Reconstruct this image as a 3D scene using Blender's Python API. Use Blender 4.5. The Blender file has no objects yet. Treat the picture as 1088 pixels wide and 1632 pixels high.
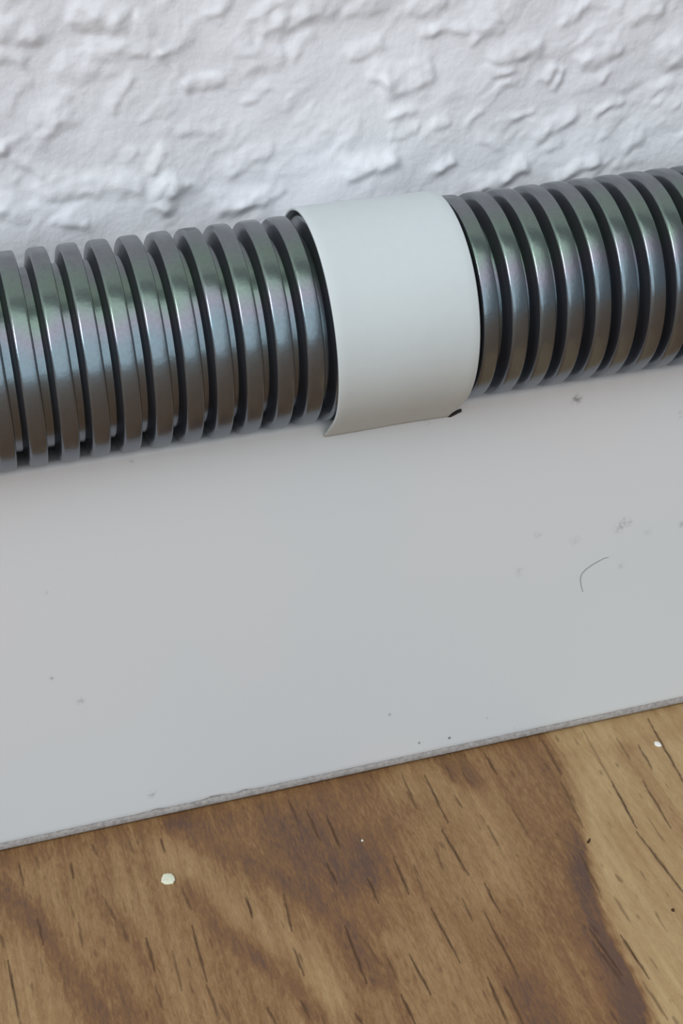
import bpy, bmesh, math, random
import numpy as np
from mathutils import Vector, Matrix

# ------------------------------------------------------------------ camera
MM = 0.001
F_PX, YAW, PITCH, ROLL = 2463.15, 0.27857, 0.54072, -0.02653
CAM = np.array([0.0, -178.846, 146.257])                    # mm
_fw = np.array([math.sin(YAW)*math.cos(PITCH), math.cos(YAW)*math.cos(PITCH), -math.sin(PITCH)])
_r = np.array([math.cos(YAW), -math.sin(YAW), 0.0]); _u = np.cross(_r, _fw)
RT = math.cos(ROLL)*_r + math.sin(ROLL)*_u
UP = -math.sin(ROLL)*_r + math.cos(ROLL)*_u
scene = bpy.context.scene
col = scene.collection
cd = bpy.data.cameras.new('camera'); cam = bpy.data.objects.new('camera', cd); col.objects.link(cam)
cd.sensor_fit = 'HORIZONTAL'; cd.sensor_width = 36.0; cd.lens = F_PX*36.0/1088.0
cd.clip_start = 0.005; cd.clip_end = 50
m = Matrix(((RT[0], UP[0], -_fw[0], CAM[0]*MM), (RT[1], UP[1], -_fw[1], CAM[1]*MM), (RT[2], UP[2], -_fw[2], CAM[2]*MM), (0, 0, 0, 1)))
cam.matrix_world = m
scene.camera = cam

# ------------------------------------------------------------------ light
world = bpy.data.worlds.new('world'); scene.world = world; world.use_nodes = True
bg = world.node_tree.nodes['Background']
bg.inputs['Color'].default_value = (0.83, 0.92, 1.0, 1); bg.inputs['Strength'].default_value = 0.27
ld = bpy.data.lights.new('window_light', 'AREA'); ld.shape = 'RECTANGLE'; ld.size = 3.4; ld.size_y = 3.5
ld.energy = 54; ld.color = (0.90, 0.96, 1.0)
lo = bpy.data.objects.new('window_light', ld); col.objects.link(lo)
lo.location = (-.65, -1.75, 1.5)                              # window daylight, tilted and widened to stretch the hose highlight
lo.rotation_euler = (math.radians(50), 0, math.radians(-14))
l2 = bpy.data.lights.new('side_window_light', 'AREA'); l2.shape = 'RECTANGLE'; l2.size = .9; l2.size_y = 1.3
l2.energy = 26; l2.color = (0.92, 0.97, 1.0)
lo2 = bpy.data.objects.new('side_window_light', l2); col.objects.link(lo2)
lo2.location = (-1.9, -1.15, 1.55)                             # a second, smaller window further left
lo2.rotation_euler = (Vector((0.05, 0, 0.06)) - lo2.location).to_track_quat('-Z', 'Y').to_euler()
vs = scene.view_settings
vs.view_transform = 'Standard'; vs.look = 'None'; vs.gamma = 1.0; vs.use_curve_mapping = False; vs.exposure = 0.0

# ------------------------------------------------------------------ sizes (mm)
H = 57.783            # baseboard height
FRONT = -15.6         # baseboard front plane
R = 12.5              # hose radius over the ribs
YC, ZC = -12.5, H + R
PITCH_X, X0 = 3.55112, 13.1914
WALL_Y = 1.3

# ------------------------------------------------------------------ helpers
def ray(px, py):
    return _fw + RT*(px-544)/F_PX - UP*(py-816)/F_PX
def on(px, py, axis, val):                                    # where a sight line meets a plane of the place, mm
    d = ray(px, py); return CAM + d*((val-CAM[axis])/d[axis])
def on_floor(px, py): return on(px, py, 2, 0.0)
def on_wall(px, py): return on(px, py, 1, WALL_Y)
def on_face(px, py): return on(px, py, 1, FRONT)

def tag(o, label=None, cat=None, group=None, kind=None):
    if label: o['label'] = label
    if cat: o['category'] = cat
    if group: o['group'] = group
    if kind: o['kind'] = kind
    return o
def link(name, me, mat=None, parent=None, smooth=True):
    o = bpy.data.objects.new(name, me); col.objects.link(o)
    if mat is not None and len(me.materials) == 0: me.materials.append(mat)
    if parent is not None: o.parent = parent
    if smooth and len(me.polygons): me.polygons.foreach_set('use_smooth', np.ones(len(me.polygons), bool))
    return o
def mesh_from(name, verts, faces):
    me = bpy.data.meshes.new(name); me.from_pydata([tuple(v) for v in verts], [], faces); me.update(); return me
def grid_mesh(name, P, flip=False):
    """P: (n, m, 3) array in metres"""
    n, mm, _ = P.shape
    me = bpy.data.meshes.new(name)
    idx = np.arange(n*mm).reshape(n, mm)
    q = np.stack([idx[:-1, :-1], idx[1:, :-1], idx[1:, 1:], idx[:-1, 1:]], -1).reshape(-1, 4)
    if flip: q = q[:, ::-1]
    me.vertices.add(n*mm); me.vertices.foreach_set('co', P.reshape(-1).astype(np.float32))
    me.loops.add(q.size); me.loops.foreach_set('vertex_index', q.reshape(-1).astype(np.int32))
    me.polygons.add(len(q)); me.polygons.foreach_set('loop_start', (np.arange(len(q))*4).astype(np.int32))
    me.update(calc_edges=True)
    return me
def spaced(lo_, a, b, hi, step, growth=1.25):
    """dense from a to b, growing steps out to lo_ and hi"""
    mid = list(np.arange(a, b+step*.5, step)); out = []
    s, x = step, a
    while x > lo_: s *= growth; x -= s; out.append(x)
    out[-1] = lo_; out = out[::-1]; up = []
    s, x = step, mid[-1]
    while x < hi: s *= growth; x += s; up.append(x)
    up[-1] = hi
    return np.array(out+mid+up)
class Noise:
    def __init__(self, seed):
        rng = np.random.RandomState(seed); self.p = rng.permutation(1024); a = rng.rand(1024)*2*np.pi
        self.g = np.stack([np.cos(a), np.sin(a)], -1)
    def __call__(self, x, y):
        xi, yi = np.floor(x).astype(np.int64), np.floor(y).astype(np.int64); xf, yf = x-xi, y-yi
        def d(ix, iy, fx, fy):
            h = self.p[(self.p[ix % 1024]+iy) % 1024]; g = self.g[h]; return g[..., 0]*fx+g[..., 1]*fy
        u = xf**3*(xf*(xf*6-15)+10); v = yf**3*(yf*(yf*6-15)+10)
        a = d(xi, yi, xf, yf); b = d(xi+1, yi, xf-1, yf); c = d(xi, yi+1, xf, yf-1); e = d(xi+1, yi+1, xf-1, yf-1)
        return (a+(b-a)*u)*(1-v)+(c+(e-c)*u)*v
def fbm(n, x, y, o=4, gain=.5):
    s, a, f = 0, 1.0, 1.0
    for i in range(o): s = s+a*n(x*f+17.3*i, y*f-9.1*i); a *= gain; f *= 2.03
    return s
def sstep(a, b, x):
    t = np.clip((x-a)/(b-a), 0, 1); return t*t*(3-2*t)
def seg_dist(x, y, a, b):
    """along (0..1), signed side distance, distance to the segment"""
    dx, dy = b[0]-a[0], b[1]-a[1]; L2 = dx*dx+dy*dy+1e-9
    t = ((x-a[0])*dx+(y-a[1])*dy)/L2; tc = np.clip(t, 0, 1)
    ex, ey = x-(a[0]+tc*dx), y-(a[1]+tc*dy)
    return t, ((x-a[0])*dy-(y-a[1])*dx)/math.sqrt(L2), np.hypot(ex, ey)

# ------------------------------------------------------------------ materials
def new_mat(name):
    mt = bpy.data.materials.new(name); mt.use_nodes = True
    nt = mt.node_tree; return mt, nt, nt.nodes['Principled BSDF']
def N(nt, typ, ins=None, **kw):
    nd = nt.nodes.new(typ)
    for k, v in kw.items(): setattr(nd, k, v)
    for k, v in (ins or {}).items():
        if hasattr(v, 'is_output') or isinstance(v, bpy.types.NodeSocket): nt.links.new(v, nd.inputs[k])
        else: nd.inputs[k].default_value = v
    return nd
def math_n(nt, op, a, b=None, clamp=False):
    nd = nt.nodes.new('ShaderNodeMath'); nd.operation = op; nd.use_clamp = clamp
    for i, v in enumerate((a, b)):
        if v is None: continue
        if isinstance(v, bpy.types.NodeSocket): nt.links.new(v, nd.inputs[i])
        else: nd.inputs[i].default_value = v
    return nd.outputs[0]
def mix_c(nt, fac, a, b, mode='MIX'):
    nd = nt.nodes.new('ShaderNodeMix'); nd.data_type = 'RGBA'; nd.blend_type = mode
    for i, v in ((0, fac), (6, a), (7, b)):
        if isinstance(v, bpy.types.NodeSocket): nt.links.new(v, nd.inputs[i])
        else: nd.inputs[i].default_value = v if i == 0 else (*v, 1)
    return nd.outputs[2]
def ramp(nt, fac, stops, interp='LINEAR'):
    nd = nt.nodes.new('ShaderNodeValToRGB'); nd.color_ramp.interpolation = interp
    el = nd.color_ramp.elements
    while len(el) < len(stops): el.new(0.5)
    for e, (p, c) in zip(el, stops):
        e.position = p; e.color = (*c, 1) if not isinstance(c, float) else (c, c, c, 1)
    nt.links.new(fac, nd.inputs[0]); return nd.outputs[0]
def srgb(r, g, b):
    return tuple((c/255/12.92 if c/255 <= .04045 else ((c/255+.055)/1.055)**2.4) for c in (r, g, b))
def obj_co(nt): return nt.nodes.new('ShaderNodeTexCoord').outputs['Object']
def mapped(nt, co, scale): return N(nt, 'ShaderNodeMapping', {'Vector': co, 'Scale': scale}).outputs[0]
def noise(nt, co, scale, detail=3, rough=.5, dist=0.0):
    return N(nt, 'ShaderNodeTexNoise', {'Vector': co, 'Scale': scale, 'Detail': detail, 'Roughness': rough, 'Distortion': dist}).outputs[0]
def bump(nt, h, strength, distance, bsdf):
    b = N(nt, 'ShaderNodeBump', {'Height': h, 'Strength': strength, 'Distance': distance}); nt.links.new(b.outputs[0], bsdf.inputs['Normal'])

def mat_plaster():
    mt, nt, b = new_mat('painted_plaster'); co = obj_co(nt)
    n1 = noise(nt, co, 45, 3); n2 = noise(nt, co, 2600, 3)
    c = mix_c(nt, ramp(nt, n1, [(.35, 0.0), (.65, 1.0)]), srgb(226, 225, 230), srgb(229, 229, 232))
    nt.links.new(c, b.inputs['Base Color']); b.inputs['Roughness'].default_value = .62
    b.inputs['Specular IOR Level'].default_value = .3
    bump(nt, n2, .35, .0001, b); return mt
def mat_foil():
    mt, nt, b = new_mat('white_baseboard_foil'); co = obj_co(nt)
    n1 = noise(nt, co, 18, 2); c = mix_c(nt, ramp(nt, n1, [(.35, 0.0), (.65, 1.0)]), srgb(213, 212, 214), srgb(208, 213, 216))
    # worn smudges and tiny specks stuck to the foil
    mask = None; wob = noise(nt, co, 900, 3, .7)
    for px, py, r, s in ((918, 636, .8, .55), (995, 836, 1.0, .5), (985, 842, .8, .3), (856, 852, .6, .18), (915, 862, .8, .16), (828, 912, .9, .13),
                         (990, 901, .6, .22), (1034, 846, .8, .16), (1086, 835, .6, .3), (1085, 660, .5, .4), (72, 944, .35, .5), (128, 1118, .6, .28),
                         (668, 1184, .22, .9), (716, 1176, .24, .9), (820, 1160, .22, .9), (620, 1139, .3, .5), (776, 1144, .22, .5), (82, 1081, .3, .4), (242, 1265, .7, .4),
                         (208, 737, .4, .5), (680, 672, .5, .3)):
        p = on_face(px, py)
        d = N(nt, 'ShaderNodeVectorMath', {0: co, 1: tuple(p*MM)}, operation='DISTANCE').outputs['Value']
        v = math_n(nt, 'SUBTRACT', 1.0, math_n(nt, 'DIVIDE', d, r*MM*1.35), True)
        v = math_n(nt, 'MULTIPLY', v, s*1.6); mask = v if mask is None else math_n(nt, 'MAXIMUM', mask, v)
    mask = math_n(nt, 'MULTIPLY', mask, ramp(nt, wob, [(.42, 0.0), (.62, 1.0)]), True)
    c = mix_c(nt, mask, c, srgb(96, 94, 94))
    nt.links.new(c, b.inputs['Base Color']); b.inputs['Roughness'].default_value = .42
    bump(nt, noise(nt, co, 700, 2), .06, .0001, b); return mt
def mat_core():
    mt, nt, b = new_mat('grey_fibre_core'); co = obj_co(nt)
    c = ramp(nt, noise(nt, co, 1900, 4, .7), [(.32, srgb(132, 127, 125)), (.5, srgb(154, 149, 146)), (.68, srgb(172, 168, 165))])
    nt.links.new(c, b.inputs['Base Color']); b.inputs['Roughness'].default_value = .85
    bump(nt, noise(nt, co, 2500, 3), .5, .0001, b); return mt
def mat_floor():
    mt, nt, b = new_mat('oak_laminate'); co = obj_co(nt)
    tone = N(nt, 'ShaderNodeAttribute', attribute_name='tone').outputs['Fac']
    pore = N(nt, 'ShaderNodeAttribute', attribute_name='pore').outputs['Fac']
    fine = noise(nt, mapped(nt, co, (1.0, .2, 1.0)), 3000, 3, .65, .5)
    streak = noise(nt, mapped(nt, co, (1.0, .07, 1.0)), 700, 3, .55, .4)
    dot = noise(nt, co, 4200, 2, .6)
    blot = noise(nt, co, 60, 2)
    t = math_n(nt, 'ADD', tone, math_n(nt, 'MULTIPLY', math_n(nt, 'SUBTRACT', fine, .5), math_n(nt, 'SUBTRACT', .95, math_n(nt, 'MULTIPLY', tone, .7))))
    t = math_n(nt, 'ADD', t, math_n(nt, 'MULTIPLY', math_n(nt, 'SUBTRACT', dot, .5), .22))
    t = math_n(nt, 'ADD', t, math_n(nt, 'MULTIPLY', math_n(nt, 'SUBTRACT', streak, .5), .6), True)
    c = ramp(nt, t, [(.0, srgb(94, 71, 60)), (.12, srgb(108, 79, 59)), (.32, srgb(128, 93, 60)), (.6, srgb(158, 125, 86)), (1.0, srgb(190, 162, 118))])
    c = mix_c(nt, math_n(nt, 'MULTIPLY', ramp(nt, blot, [(.4, 0.0), (.7, 1.0)]), .15), c, srgb(140, 98, 66))
    c = mix_c(nt, pore, c, srgb(66, 42, 24))
    nt.links.new(c, b.inputs['Base Color']); b.inputs['Roughness'].default_value = .55
    b.inputs['Specular IOR Level'].default_value = .35
    h = math_n(nt, 'SUBTRACT', math_n(nt, 'MULTIPLY', fine, .4), pore)
    bump(nt, h, .35, .0001, b); return mt
def mat_hose():
    mt, nt, b = new_mat('tinted_dark_plastic'); co = N(nt, 'ShaderNodeNewGeometry').outputs['Position']
    # iridescent sheen painted into the specular tint: green, violet and blue bands round the girth, drifting along the hose
    sep = N(nt, 'ShaderNodeSeparateXYZ', {0: co}); 
    ang = math_n(nt, 'ARCTAN2', math_n(nt, 'SUBTRACT', sep.outputs[2], ZC*MM), math_n(nt, 'SUBTRACT', YC*MM, sep.outputs[1]))
    dr = noise(nt, mapped(nt, co, (1.0, .12, .12)), 170, 2)
    a = math_n(nt, 'ADD', math_n(nt, 'DIVIDE', ang, math.pi), math_n(nt, 'MULTIPLY', math_n(nt, 'SUBTRACT', dr, .5), .3))
    a = math_n(nt, 'ADD', math_n(nt, 'MULTIPLY', a, .5), .5)
    g = ramp(nt, a, [(0, (.72, .85, 1.0)), (.46, (.74, .86, 1.0)), (.53, (.66, .88, 1.0)), (.565, (.66, .88, 1.0)), (.595, (.88, .85, 1.0)),
                     (.63, (.74, 1.0, .82)), (.675, (.72, 1.0, .80)), (.72, (.84, .92, .94)), (1, (.9, .9, .98))])
    sp = noise(nt, co, 2400, 2)
    g = mix_c(nt, math_n(nt, 'MULTIPLY', ramp(nt, sp, [(.3, 1.0), (.6, 0.0)]), .25), g, (.55, .55, .55))
    b.inputs['Base Color'].default_value = (.026, .025, .029, 1); b.inputs['IOR'].default_value = 2.85
    nt.links.new(g, b.inputs['Specular Tint']); b.inputs['Roughness'].default_value = .24
    bump(nt, noise(nt, co, 1800, 2), .12, .0001, b); return mt
def mat_plain(name, c, rough=.5, spec=.5, bumps=None, var=None):
    mt, nt, b = new_mat(name); co = obj_co(nt)
    c2 = var or tuple(v*.9 for v in c)
    nt.links.new(mix_c(nt, noise(nt, co, 800, 2), c2, c), b.inputs['Base Color'])
    b.inputs['Roughness'].default_value = rough; b.inputs['Specular IOR Level'].default_value = spec
    if bumps: bump(nt, noise(nt, co, bumps[0], 2), bumps[1], .0001, b)
    return mt
M_PLASTER, M_FOIL, M_CORE, M_FLOOR, M_HOSE = mat_plaster(), mat_foil(), mat_core(), mat_floor(), mat_hose()
M_STRAP = mat_plain('white_plastic', srgb(198, 205, 205), .5, .35, (300, .04), srgb(195, 201, 203))
M_CHIP = mat_plain('cream_paint_chip', srgb(232, 232, 208), .7, .3, (1500, .3), srgb(214, 214, 190))
M_CHIPW = mat_plain('white_paint_chip', srgb(240, 238, 232), .7, .3, (1500, .3))
M_DARK = mat_plain('dark_grit', srgb(62, 58, 54), .8, .2, (1500, .5))
M_BROWN = mat_plain('brown_grit', srgb(72, 48, 34), .8, .2, (1500, .5))
M_HAIR = mat_plain('dark_hair', srgb(142, 136, 130), .5, .4)

# ------------------------------------------------------------------ wall
def build_wall():
    xs = spaced(-1600, -22, 132, 1700, .15, 1.22); zs = spaced(0, 64, 120, 2300, .15, 1.22)
    X, Z = np.meshgrid(xs, zs, indexing='ij')
    n0, n1, n2, n3 = Noise(3), Noise(5), Noise(8), Noise(21)
    dens = sstep(60, 0, np.maximum(np.abs(X-55)-60, 0)) * sstep(60, 0, np.maximum(np.abs(Z-84)-30, 0))
    wx = X+1.1*n1(X/3.6, Z/3.6)+.3*n2(X/1.3, Z/1.3); wz = Z+1.1*n2(X/3.8+9, Z/3.8)+.3*n1(X/1.4, Z/1.4+4)
    h = .8*n0(X/15, Z/15)+.42*n3(X/6.5, Z/6.5)
    # slanted trowel marks: noise stretched along the up-right diagonal
    u = (wx*.80+wz*.60); v = (-wx*.60+wz*.80)
    k = fbm(n2, u/5.0, v/2.3, 3, .42)
    h = h+.36*np.maximum(k, 0)*(.3+1.0*sstep(-.2, .4, n0(X/9+5, Z/9)))
    k2 = fbm(n1, u/2.6+3, v/1.2, 2); h = h+.09*np.maximum(k2, 0)*sstep(-.1, .4, n3(X/7+3, Z/7))
    def stroke(A, B, w, ht):
        # a flap of plaster: long soft rise on the upper left, short steep fall on the lower right
        if B[0] < A[0]: A, B = B, A
        pad = 4*w+1
        i0, i1 = np.searchsorted(xs, [min(A[0], B[0])-pad, max(A[0], B[0])+pad]); k0, k1 = np.searchsorted(zs, [min(A[1], B[1])-pad, max(A[1], B[1])+pad])
        if i1 <= i0 or k1 <= k0: return
        sl = (slice(i0, i1), slice(k0, k1)); L = math.hypot(B[0]-A[0], B[1]-A[1])
        t, side, d = seg_dist(wx[sl], wz[sl], A, B)
        e = np.maximum(np.maximum(-t, t-1), 0)*L
        fall = np.where(side < 0, sstep(-2.8*w, 0, side), sstep(1.5*w, 0, side))
        h[sl] += ht*fall*sstep(1.5*w, 0, e)*(.8+.5*n3(X[sl]/1.6, Z[sl]/1.6))
    # plaster lumps and strokes seen one by one: ends (px), half width mm, height mm
    S = [((120, 28), (182, 42), 1.5, .9), ((10, 50), (48, 62), 1.6, .8), ((218, 30), (262, 78), .7, .5), ((258, 84), (300, 140), .8, .45),
         ((300, 143), (352, 136), .6, .5), ((405, 104), (440, 92), 1.5, .55), ((430, 40), (520, 18), 2.0, .6), ((420, 52), (452, 26), .9, .4),
         ((150, 88), (228, 84), 1.0, .45), ((105, 110), (150, 118), 1.2, .4), ((75, 306), (215, 300), 1.3, .7), ((30, 255), (62, 282), .9, .5),
         ((262, 335), (285, 296), 1.3, 1.1), ((352, 338), (420, 318), 1.2, .7), ((390, 330), (452, 300), .8, .4), ((200, 258), (216, 246), .6, .4),
         ((240, 270), (258, 248), .6, .4), ((372, 276), (430, 240), .8, .4), ((2, 240), (12, 242), .8, .6), ((60, 195), (110, 180), 1.0, .35),
         ((180, 175), (206, 130), .7, .4), ((395, 160), (425, 145), .6, .35), ((0, 90), (40, 104), .8, .5), ((330, 20), (360, 6), .9, .5),
         ((0, 330), (40, 345), 1.2, .6), ((90, 352), (140, 356), .9, .5), ((470, 90), (500, 60), .7, .35), ((290, 215), (330, 205), .8, .3),
         ((678, 54), (740, 50), .7, .5), ((765, 46), (790, 26), .9, .7), ((752, 70), (792, 44), .6, .4), ((596, 120), (622, 136), 1.0, .6),
         ((620, 142), (684, 120), 1.3, .75), ((565, 90), (612, 74), .9, .5), ((790, 90), (858, 84), 1.1, .75), ((784, 120), (818, 112), .8, .6),
         ((868, 130), (882, 106), .6, .6), ((888, 134), (894, 110), .5, .5), ((930, 104), (984, 74), 1.1, .8), ((958, 130), (972, 116), .6, .35),
         ((1064, 96), (1088, 84), 1.7, .9), ((952, 182), (988, 168), .6, .5), ((862, 216), (908, 192), 1.2, .8), ((872, 240), (896, 226), .7, .4),
         ((618, 188), (660, 184), .6, .4), ((620, 218), (664, 212), .6, .4), ((564, 276), (620, 262), 1.4, 1.0), ((700, 272), (722, 262), .8, .6),
         ((764, 302), (838, 268), 1.0, 1.0), ((892, 286), (950, 258), .9, .8), ((690, 200), (712, 192), .6, .35), ((745, 204), (772, 182), .6, .35),
         ((820, 190), (850, 180), .5, .35), ((1000, 240), (1030, 226), .8, .4), ((1040, 150), (1070, 135), .8, .45), ((1010, 35), (1050, 15), 1.0, .5),
         ((660, 20), (700, 5), .8, .45), ((900, 30), (950, 12), .9, .4), ((560, 30), (590, 15), .8, .35), ((765, 225), (800, 230), .7, .3)]
    for a, b, w, ht in S:
        A, B = on_wall(*a), on_wall(*b); w *= .8
        stroke((A[0], A[2]), (B[0], B[2]), w, ht*.8)
    rng = random.Random(12)
    for i in range(270):                                        # many fainter strokes between them
        cx, cz = rng.uniform(-30, 140), rng.uniform(66, 124); an = math.radians(rng.gauss(32, 26)); ln = rng.uniform(.6, 3.2)
        stroke((cx-ln*math.cos(an), cz-ln*math.sin(an)), (cx+ln*math.cos(an), cz+ln*math.sin(an)), rng.uniform(.4, 1.1), rng.uniform(.05, .20))
    g = np.exp(-.5*(np.arange(-6, 7)/1.4)**2); g /= g.sum()
    for ax in (0, 1): h = np.apply_along_axis(lambda v: np.convolve(np.pad(v, 6, 'edge'), g, 'valid'), ax, h)
    h = h+.03*fbm(n3, X/.8, Z/.8, 2)
    h = h*dens
    P = np.stack([X, WALL_Y-h+.2, Z], -1)*MM
    # keep the lumps clear of the hose
    hose = (np.abs(Z-ZC) < 6) & (X < 1500); P[..., 1] = np.where(hose, np.maximum(P[..., 1], .15*MM), P[..., 1])
    low = Z < ZC; P[..., 1] = np.where(low, np.maximum(P[..., 1], .2*MM), P[..., 1])
    o = link('wall_back', grid_mesh('wall_back', P, flip=False), M_PLASTER)
    return tag(o, 'white painted wall of rough lumpy plaster above the hose', 'wall', kind='structure')
build_wall()

# ------------------------------------------------------------------ floor
def build_floor():
    xs = spaced(-1600, -28, 130, 1700, .17, 1.22); ys = spaced(-3000, -86, -14, 0, .17, 1.22)
    X, Y = np.meshgrid(xs, ys, indexing='ij')
    n0, n1, n2, n3 = Noise(31), Noise(37), Noise(41), Noise(43)
    def fl(pts): return [tuple(on_floor(*p)[:2]) for p in pts]
    jx = X+.55*n1(X/.6, Y/2.6)+.35*n3(X/.4+5, Y/1.8)+1.2*n2(X/4, Y/14)                  # ragged edges along the grain
    # broad figure of the grain beyond and under the traced bands
    ring = X+7*n0(X/38, Y/95)+2.5*n1(X/14, Y/40)
    tone = .40+.16*np.sin(ring*.42)+.16*n2(X/9, Y/45)
    view = sstep(30, 0, np.maximum(np.maximum(-6-X, X-104), 0))*sstep(30, 0, np.maximum(-80-Y, 0))
    base = .44+.10*n2(X/7, Y/30)
    tone = tone*(1-view)+base*view
    def band(pts, w, amt, soft=1.0):
        nonlocal tone
        q = fl(pts); d = np.full(X.shape, 1e9)
        for a, b in zip(q, q[1:]):
            d = np.minimum(d, seg_dist(jx, Y, a, b)[2])
        tone = tone+amt*.82*sstep(w*(1.1+soft), w*(.8-.7*soft), d)
    def region(pts, w, amt): band(pts, w, amt, 1.0)
    # lighter plank figure at the right, dark flank along its edge
    edge = fl([(850, 1150), (888, 1230), (912, 1290), (925, 1340), (936, 1400), (958, 1460), (985, 1530), (1012, 1600), (1040, 1680), (1080, 1780)])
    ex = np.interp(-Y, [-p[1] for p in edge], [p[0] for p in edge]); d = jx-ex
    inv = sstep(-10, -22, Y)
    tone = tone+view*(.34*sstep(-.5, 3.2, d)-.10*sstep(-10, -3, d)*sstep(1.2, -.8, d)-.30*sstep(-4.5, -.6, d)*sstep(1.6, -.1, d)*sstep(-30, -48, Y)-.10*sstep(-2.5, -.4, d)*sstep(1.2, -.1, d))
    band([(1000, 1200), (1088, 1330)], 1.6, -.16); band([(960, 1300), (1060, 1440), (1100, 1500)], 1.2, -.10)
    band([(940, 1240), (985, 1300)], 1.8, .08); band([(1010, 1480), (1080, 1600)], 2.5, .10)
    band([(900, 1200), (1000, 1190), (1088, 1160)], 1.2, -.1)
    # middle
    band([(660, 1260), (760, 1300), (800, 1420)], 4.2, .13); band([(700, 1500), (740, 1632)], 4.0, .10)
    band([(640, 1290), (600, 1340), (590, 1400)], 2.6, -.22); band([(560, 1240), (500, 1310), (540, 1370)], 4.0, -.24)
    band([(700, 1205), (755, 1245)], 1.6, -.28); band([(800, 1440), (840, 1560), (890, 1640)], 2.2, -.16); band([(836, 1575), (890, 1660)], 2.0, -.22)
    band([(560, 1480), (620, 1540), (660, 1640)], 1.6, -.14); band([(620, 1500), (680, 1640)], 1.0, .14); band([(540, 1420), (600, 1470)], 1.2, -.16)
    # left: slanting cathedral figure
    band([(285, 1312), (360, 1360), (415, 1392), (480, 1425), (540, 1470), (600, 1560)], 1.5, -.26)
    band([(400, 1300), (470, 1350), (530, 1400)], 4.0, -.24); band([(290, 1300), (345, 1310)], 2.2, -.2)
    band([(275, 1360), (350, 1430), (415, 1475), (470, 1515), (530, 1590)], 1.9, .2)
    band([(300, 1410), (350, 1482), (400, 1522), (450, 1560), (505, 1620)], 1.2, -.22)
    band([(420, 1560), (470, 1632)], 1.5, .12)
    band([(0, 1405), (15, 1420), (65, 1480), (100, 1540), (145, 1595), (185, 1640)], 1.4, -.26)
    band([(150, 1425), (200, 1480), (240, 1540)], 1.1, -.16); band([(165, 1545), (225, 1620)], 1.2, -.22)
    band([(200, 1420), (260, 1500), (330, 1600)], 2.2, .10); band([(30, 1530), (60, 1632)], 2.6, .12); band([(60, 1400), (120, 1470)], 2.0, .08)
    band([(0, 1372), (300, 1308)], 1.3, -.12)  # contact shade along the baseboard foot, put into the floor tone
    # open pores, each a short dark stroke
    pore = np.zeros(X.shape)
    C7 = [(190,300,240,420,.7),(265,310,340,465,1),(455,240,495,310,1),(360,375,385,415,.8),(320,485,405,630,1),(165,570,215,690,1),(85,640,118,720,1),
          (455,655,505,750,1),(385,705,420,780,.8),(285,735,380,910,1),(450,740,565,955,1),(215,880,285,1010,1.2),(10,790,80,975,1),(465,955,530,1104,1),
          (520,985,580,1104,.9),(190,1010,235,1104,1),(640,200,700,310,.8),(860,330,940,480,1.1),(940,490,1100,700,1),(960,330,1050,480,.9),(890,820,980,960,1.1),
          (790,800,895,950,.9),(975,130,1100,350,1),(875,190,920,260,.6),(945,215,990,290,.9),(770,170,860,330,.5),(465,470,505,545,.7),(525,380,600,510,.5),
          (295,540,330,620,.6),(960,970,1040,1090,.7),(45,1070,65,1104,.9),(870,700,920,780,.6),(700,330,770,480,.7),(760,560,830,700,.6),(800,840,900,980,.7),
          (140,880,180,970,.6),(60,820,130,920,.5),(330,280,360,330,.6),(380,290,420,350,.6),(560,690,580,730,.5),(240,630,265,700,.5),(1000,560,1060,650,.5)]
    C6 = [(920,390,950,460,.8),(975,420,1020,520,.9),(1040,440,1085,545,1),(1040,590,1075,660,1),(510,510,525,555,1),(785,700,805,765,1.1),(905,690,930,810,.9),
          (935,860,970,950,1),(465,830,495,935,1),(610,790,660,970,1),(660,980,700,1090,.8),(550,870,580,1000,.7),(25,900,65,1104,1.1),(60,590,75,660,.8),
          (120,770,140,850,.8),(225,590,235,640,.9),(295,530,310,570,.8),(250,780,265,860,.7),(495,980,520,1060,.7),(580,670,610,740,.7),(850,1050,880,1104,.9),
          (960,1030,990,1090,.8),(410,520,425,560,.6),(115,570,125,610,.6),(330,700,365,770,.6),(700,1040,730,1100,.6),(0,820,15,860,.7),(390,780,405,840,.6)]
    L = [(544+a/2, 1080+b/2, 544+c/2, 1080+e/2, s) for a, b, c, e, s in C7]+[(a/2, 1080+b/2, c/2, 1080+e/2, s) for a, b, c, e, s in C6]
    for a, b, c, e, s in L:
        A, B = on_floor(a, b), on_floor(c, e); pad = 1.2
        sel = (X > min(A[0], B[0])-pad) & (X < max(A[0], B[0])+pad) & (Y > min(A[1], B[1])-pad) & (Y < max(A[1], B[1])+pad)
        t, side, d = seg_dist(X[sel]+.12*n3(X[sel]/.9, Y[sel]/1.6), Y[sel], A, B)
        w = .19*np.sin(np.clip(t, 0.06, .94)*math.pi)**.6+.05
        pore[sel] = np.maximum(pore[sel], .82*min(s, 1.1)*sstep(w*1.1, w*.35, d))
    # faint short pores everywhere along the grain
    k = n3(X/.55, Y/3.4)*.5+n1(X/.5+40, Y/2.6)*.5
    pore = np.maximum(pore, .46*sstep(.27, .42, k))
    k = n2(X/.34+7, Y/1.3); pore = np.maximum(pore, .20*sstep(.32, .5, k)*sstep(.55, .2, tone))
    P = np.stack([X, Y, np.zeros_like(X)], -1)*MM
    me = grid_mesh('floor', P, flip=False)
    for nm, arr in (('tone', tone), ('pore', pore)):
        at = me.attributes.new(nm, 'FLOAT', 'POINT'); at.data.foreach_set('value', np.clip(arr, 0, 1).reshape(-1).astype(np.float32))
    o = link('floor', me, M_FLOOR)
    return tag(o, 'brown oak-look laminate floor with dark grain and pores', 'floor', kind='structure')
build_floor()

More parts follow.
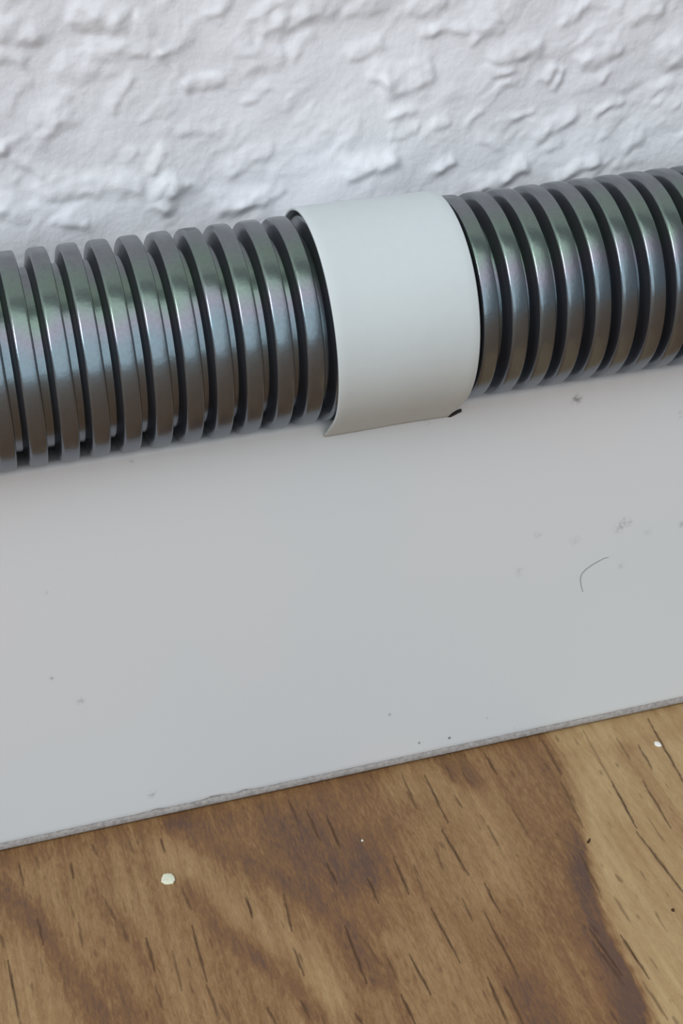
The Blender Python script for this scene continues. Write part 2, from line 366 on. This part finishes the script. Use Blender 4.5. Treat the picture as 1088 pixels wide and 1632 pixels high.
# ------------------------------------------------------------------ baseboard
def sweep(name, prof, xs, jitter=None):
    """prof: list of (y, z) mm, swept along X; jitter(i_profile, x) -> (dy, dz)"""
    P = np.zeros((len(xs), len(prof), 3))
    for j, (y, z) in enumerate(prof):
        P[:, j, 0] = xs; P[:, j, 1] = y; P[:, j, 2] = z
        if jitter is not None:
            dy, dz = jitter(j, xs); P[:, j, 1] += dy; P[:, j, 2] += dz
    return grid_mesh(name, P*MM)
def build_baseboard():
    xs = spaced(-1600, -6, 106, 1700, .3, 1.3); rad = 1.0; t = .16
    arc = [(FRONT+rad-rad*math.cos(a), H-rad+rad*math.sin(a)) for a in np.linspace(0, math.pi/2, 9)]
    nb = Noise(77)
    chip = on_face(345, 1276)[0]; chip2 = on_face(250, 1290)[0]
    def rag(x):
        r = .07*nb(x/1.1, x*0)+.05*nb(x/.45, x*0+7)
        r = r+.34*np.exp(-((x-chip)/1.5)**2)*(1+.8*nb(x/.5, x*0+3))+.26*np.exp(-((x-chip-4.2)/1.0)**2)+.22*np.exp(-((x-chip2)/1.0)**2)
        return r
    # core: fibre body set back behind the foil, with a thin foot standing on the floor
    core_arc = [(y+t*math.cos(a), z-t*math.sin(a)) for (y, z), a in zip(arc, np.linspace(0, math.pi/2, 9))]
    prof = [(0.0, 0.0), (FRONT+2.4, 0.0), (FRONT+2.2, .38), (FRONT+.12, .43), (FRONT+.06, .55), (FRONT+.05, 1.46), (FRONT+.27, 1.58), (FRONT+.27, 2.0)]+core_arc+[(0.0, H-t), (0.0, 0.0)]
    def jc(j, x):
        if j in (2, 3, 4, 5): return .04*nb(x/.6, x*0+20+j), .05*nb(x/.8, x*0+30+j)*(j == 3)
        return 0*x, 0*x
    core = link('baseboard_back', sweep('baseboard_core', prof[::-1], xs, lambda j, x: jc(len(prof)-1-j, x)), M_CORE, smooth=False)
    tag(core, 'white foil-wrapped baseboard with bare grey lower edge along the floor', 'baseboard', kind='structure')
    # white foil wrapped round face and top, ragged at its lower edge
    z0 = 1.68
    out = [(FRONT+.05, z0-.02), (FRONT, z0+.12), (FRONT, z0+.7), (FRONT, 8.0), (FRONT, 25.0)]+arc+[(-.05, H)]
    inn = [(-.05, H-t)]+core_arc[::-1]+[(FRONT+t, 25.0), (FRONT+t, 8.0), (FRONT+t, z0+.7), (FRONT+t, z0+.1), (FRONT+t-.03, z0)]
    prof2 = out+inn+[out[0]]; n2 = len(prof2)
    def jf(j, x):
        if j in (0, 1, n2-1, n2-2, n2-3): return 0*x-.0, rag(x)
        return 0*x, 0*x
    foil = link('foil', sweep('baseboard_foil', prof2[::-1], xs, lambda j, x: jf(n2-1-j, x)), M_FOIL, core)
    tag(foil, 'smooth white foil with a chipped lower edge')
    return core
build_baseboard()

# ------------------------------------------------------------------ corrugated hose
def revolve(name, prof, seg=112):
    """prof: (x, r) mm; turned round the X axis"""
    a = np.linspace(0, 2*math.pi, seg, endpoint=False); n = len(prof); V = []; Fc = []
    for x, r in prof:
        for t in a: V.append((x*MM, -math.cos(t)*r*MM, math.sin(t)*r*MM))
    for i in range(n-1):
        for j in range(seg):
            k = (j+1) % seg; Fc.append((i*seg+j, i*seg+k, (i+1)*seg+k, (i+1)*seg+j))
    return mesh_from(name, V, Fc)
def build_hose():
    root = bpy.data.objects.new('corrugated_hose', None); col.objects.link(root); root.empty_display_size = .01
    root.location = (X0*MM, YC*MM, ZC*MM)
    tag(root, 'dark grey corrugated hose with greenish blue sheen resting on the baseboard', 'hose')
    # one rib: sloped left flank, flat crest with rounded corners, steep right flank
    rv = 10.45; c = .46
    prof = [(-1.62, rv-.05), (-1.5, rv+.2), (-1.22, R-.75)]
    for a in np.linspace(math.radians(160), math.radians(90), 7): prof.append((-.62+c*1.15*math.cos(a), R-c+c*math.sin(a)))
    prof += [(-.2, R+.02), (.25, R+.02)]
    c2 = .26
    for a in np.linspace(math.radians(90), math.radians(5), 6): prof.append((.72+c2*math.cos(a), R-c2+c2*math.sin(a)))
    prof += [(1.02, R-.7), (1.06, rv+.12), (1.12, rv-.05)]
    rib_me = revolve('rib', prof); rib_me.materials.append(M_HOSE)
    lo_k, hi_k = -70, 100
    liner = revolve('liner', [((lo_k-.5)*PITCH_X, rv-.9), ((lo_k-.5)*PITCH_X, rv)]+[(k*PITCH_X, rv) for k in range(lo_k, hi_k, 5)]+[((hi_k-.5)*PITCH_X, rv), ((hi_k-.5)*PITCH_X, rv-.9)])
    lo_ = link('liner', liner, M_HOSE, root)
    rng = random.Random(4)
    rib_me.polygons.foreach_set('use_smooth', np.ones(len(rib_me.polygons), bool))
    for k in range(lo_k, hi_k):
        o = bpy.data.objects.new('rib', rib_me); col.objects.link(o); o.parent = root
        o.location = ((k*PITCH_X+rng.uniform(-.05, .05))*MM, 0, 0)
        o.rotation_euler = (rng.uniform(-.4, .4), 0, rng.uniform(-.006, .006))
    return root
build_hose()

# ------------------------------------------------------------------ strap over the hose
def build_strap():
    xa, xb = 43.75, 61.05; ri, th = R+.42, .42
    pts = []                                                   # (y, z, outward normal)
    for dg in np.linspace(232, -50, 90):                        # from behind the hose, over the top, down the front
        a = math.radians(dg); pts.append((YC-math.cos(a)*ri, ZC+math.sin(a)*ri, -math.cos(a), math.sin(a)))
    a = math.radians(-50); y, z = pts[-1][0], pts[-1][1]; y1, z1 = FRONT-.06, H-1.7
    for s in np.linspace(.15, 1, 7):
        pts.append((y+(y1-y)*s, z+(z1-z)*s, -math.cos(a), math.sin(a)))
    # a tail that ends against the top of the baseboard face
    nx = 15; V = []; Fc = []
    xs = [xa, xa+.06, xa+.16]+list(np.linspace(xa+1.2, xb-1.2, nx-6))+[xb-.16, xb-.06, xb]
    n = len(pts); nb = Noise(5)
    for L in (0, 1):
        for i, (py, pz, ny, nz) in enumerate(pts):
            for jx_, x in enumerate(xs):
                e = min(x-xa, xb-x); off = th if L else 0.0
                if e < .16: off = off+(-(.10 if L else -.10))*(1-e/.16)**2
                w = .05*math.sin(i*.11+x*.35)
                wx = .10*math.sin(i*.09+(0 if x < 50 else 2.2))
                zz = pz+nz*(off+w)
                if i > 60: wx += .75*min(1, (i-60)/34)**2*(xb-x)/(xb-xa)
                V.append(((x+wx)*MM, min(py+ny*(off+w), FRONT-.03 if zz < H+.3 else 99)*MM, zz*MM))
    m_ = len(xs); off = n*m_
    for i in range(n-1):
        for j in range(m_-1):
            q = (i*m_+j, i*m_+j+1, (i+1)*m_+j+1, (i+1)*m_+j)
            Fc.append(tuple(v+off for v in q)); Fc.append(q[::-1])
        for j, s in ((0, 1), (m_-1, -1)):
            q = (i*m_+j, (i+1)*m_+j, (i+1)*m_+j+off, i*m_+j+off); Fc.append(q[::s])
    for i, s in ((0, 1), (n-1, -1)):
        for j in range(m_-1):
            q = (i*m_+j, i*m_+j+off, i*m_+j+1+off, i*m_+j+1); Fc.append(q[::s])
    me = mesh_from('strap', V, Fc); bm = bmesh.new(); bm.from_mesh(me); bmesh.ops.recalc_face_normals(bm, faces=bm.faces); bm.to_mesh(me); bm.free()
    o = link('hose_strap', me, M_STRAP)
    return tag(o, 'white plastic strap wrapped over the grey hose', 'strap')
build_strap()

# ------------------------------------------------------------------ crumbs and a hair
def chip(name, loc, outline, th, mat, label, cat, rot=0.0, seed=1, group=None):
    """a small flake: irregular outline (mm), domed top"""
    rng = random.Random(seed); n = len(outline); V = []; Fc = []
    for lvl, (s, z) in enumerate(((.94, 0), (1.0, th*.35), (.93, th*.8), (.55, th))):
        for x, y in outline: V.append((x*s*MM, y*s*MM, (z+(rng.uniform(-.06, .06)*th if lvl else 0))*MM))
    for l in range(3):
        for j in range(n):
            k = (j+1) % n; Fc.append((l*n+j, l*n+k, (l+1)*n+k, (l+1)*n+j))
    V.append((0, 0, th*1.02*MM)); Fc += [(3*n+j, 3*n+(j+1) % n, 4*n) for j in range(n)]
    Fc.append(tuple(range(n))[::-1])
    o = link(name, mesh_from(name, V, Fc), mat, smooth=False); o.location = tuple(np.array(loc)*MM); o.rotation_euler = (0, 0, rot)
    return tag(o, label, cat, group)
def blob(rx, ry, n=11, seed=0, j=.16):
    rng = random.Random(seed); return [(rx*math.cos(2*math.pi*i/n)*(1+rng.uniform(-j, j)), ry*math.sin(2*math.pi*i/n)*(1+rng.uniform(-j, j))) for i in range(n)]
chip('paint_chip', on_floor(268, 1402), blob(.92, 1.05, 10, 3, .1), .35, M_CHIP, 'larger cream paint chip on the dark floorboard, left of the picture', 'paint chip', .2, 3)
chip('paint_chip', on_floor(1048, 1187), blob(.42, .62, 9, 5), .25, M_CHIPW, 'small white paint chip on the floor near the right end of the baseboard', 'paint chip', .5, 5)
chip('paint_chip', on_floor(577, 1340), blob(.15, .18, 7, 6), .12, M_CHIPW, 'tiny white paint speck on the dark patch in the middle of the floor', 'paint chip', 0, 6)
chip('wood_splinter', on_floor(938, 1341), [(-.5, -.12), (-.2, -.2), (.2, -.1), (.55, .12), (.45, .26), (.1, .14), (-.3, .12)], .16, M_BROWN, 'tiny dark brown splinter on the edge of the lighter floor grain', 'splinter', .5, 7)
chip('grit_speck', on_floor(1072, 1451), blob(.22, .26, 8, 8), .2, M_BROWN, 'tiny dark grit speck on the light floor grain at far right', 'grit', 0, 8)
pc = on(722, 658, 1, FRONT)
crumb = chip('dark_crumb', (pc[0]+.1, FRONT-.01, pc[2]), [(-1.05, -.35), (-.6, -.42), (0, -.2), (.5, 0), (.95, .12), (.98, .42), (.5, .40), (0, .16), (-.5, -.05), (-1.0, -.12)], .4, M_DARK,
     'dark elongated crumb on the baseboard at the lower right corner of the strap', 'crumb', 0, 9)
crumb.rotation_euler = (math.pi/2, 0, 0)
def tube_mesh(name, pts, rads, seg=6):
    V = []; Fc = []; n = len(pts); P = [Vector(p) for p in pts]
    for i, p in enumerate(P):
        t = (P[min(i+1, n-1)]-P[max(i-1, 0)]).normalized(); a = t.cross(Vector((0, 1, 0))).normalized(); b = t.cross(a)
        for k in range(seg):
            q = p+(a*math.cos(2*math.pi*k/seg)+b*math.sin(2*math.pi*k/seg))*rads[i]; V.append(q*MM)
    for i in range(n-1):
        for k in range(seg):
            l = (k+1) % seg; Fc.append((i*seg+k, i*seg+l, (i+1)*seg+l, (i+1)*seg+k))
    Fc += [tuple(range(seg))[::-1], tuple((n-1)*seg+k for k in range(seg))]
    return mesh_from(name, V, Fc)
hp = [(928, 943), (925, 931), (924, 921), (927, 913), (934, 906), (944, 899), (955, 893), (963, 889), (969, 888)]
hp3 = []
for i in range(len(hp)-1):
    for s in (0, .33, .66): hp3.append((hp[i][0]+(hp[i+1][0]-hp[i][0])*s, hp[i][1]+(hp[i+1][1]-hp[i][1])*s))
hp3.append(hp[-1])
hw = [on_face(*p) for p in hp3]
hw = [(p[0], FRONT-.06, p[2]) for p in hw]
rr = [.034*math.sin(math.pi*(.12+.76*i/(len(hw)-1)))+.012 for i in range(len(hw))]
tag(link('hair', tube_mesh('hair', hw, rr), M_HAIR), 'short curved dark hair clinging to the white baseboard', 'hair')
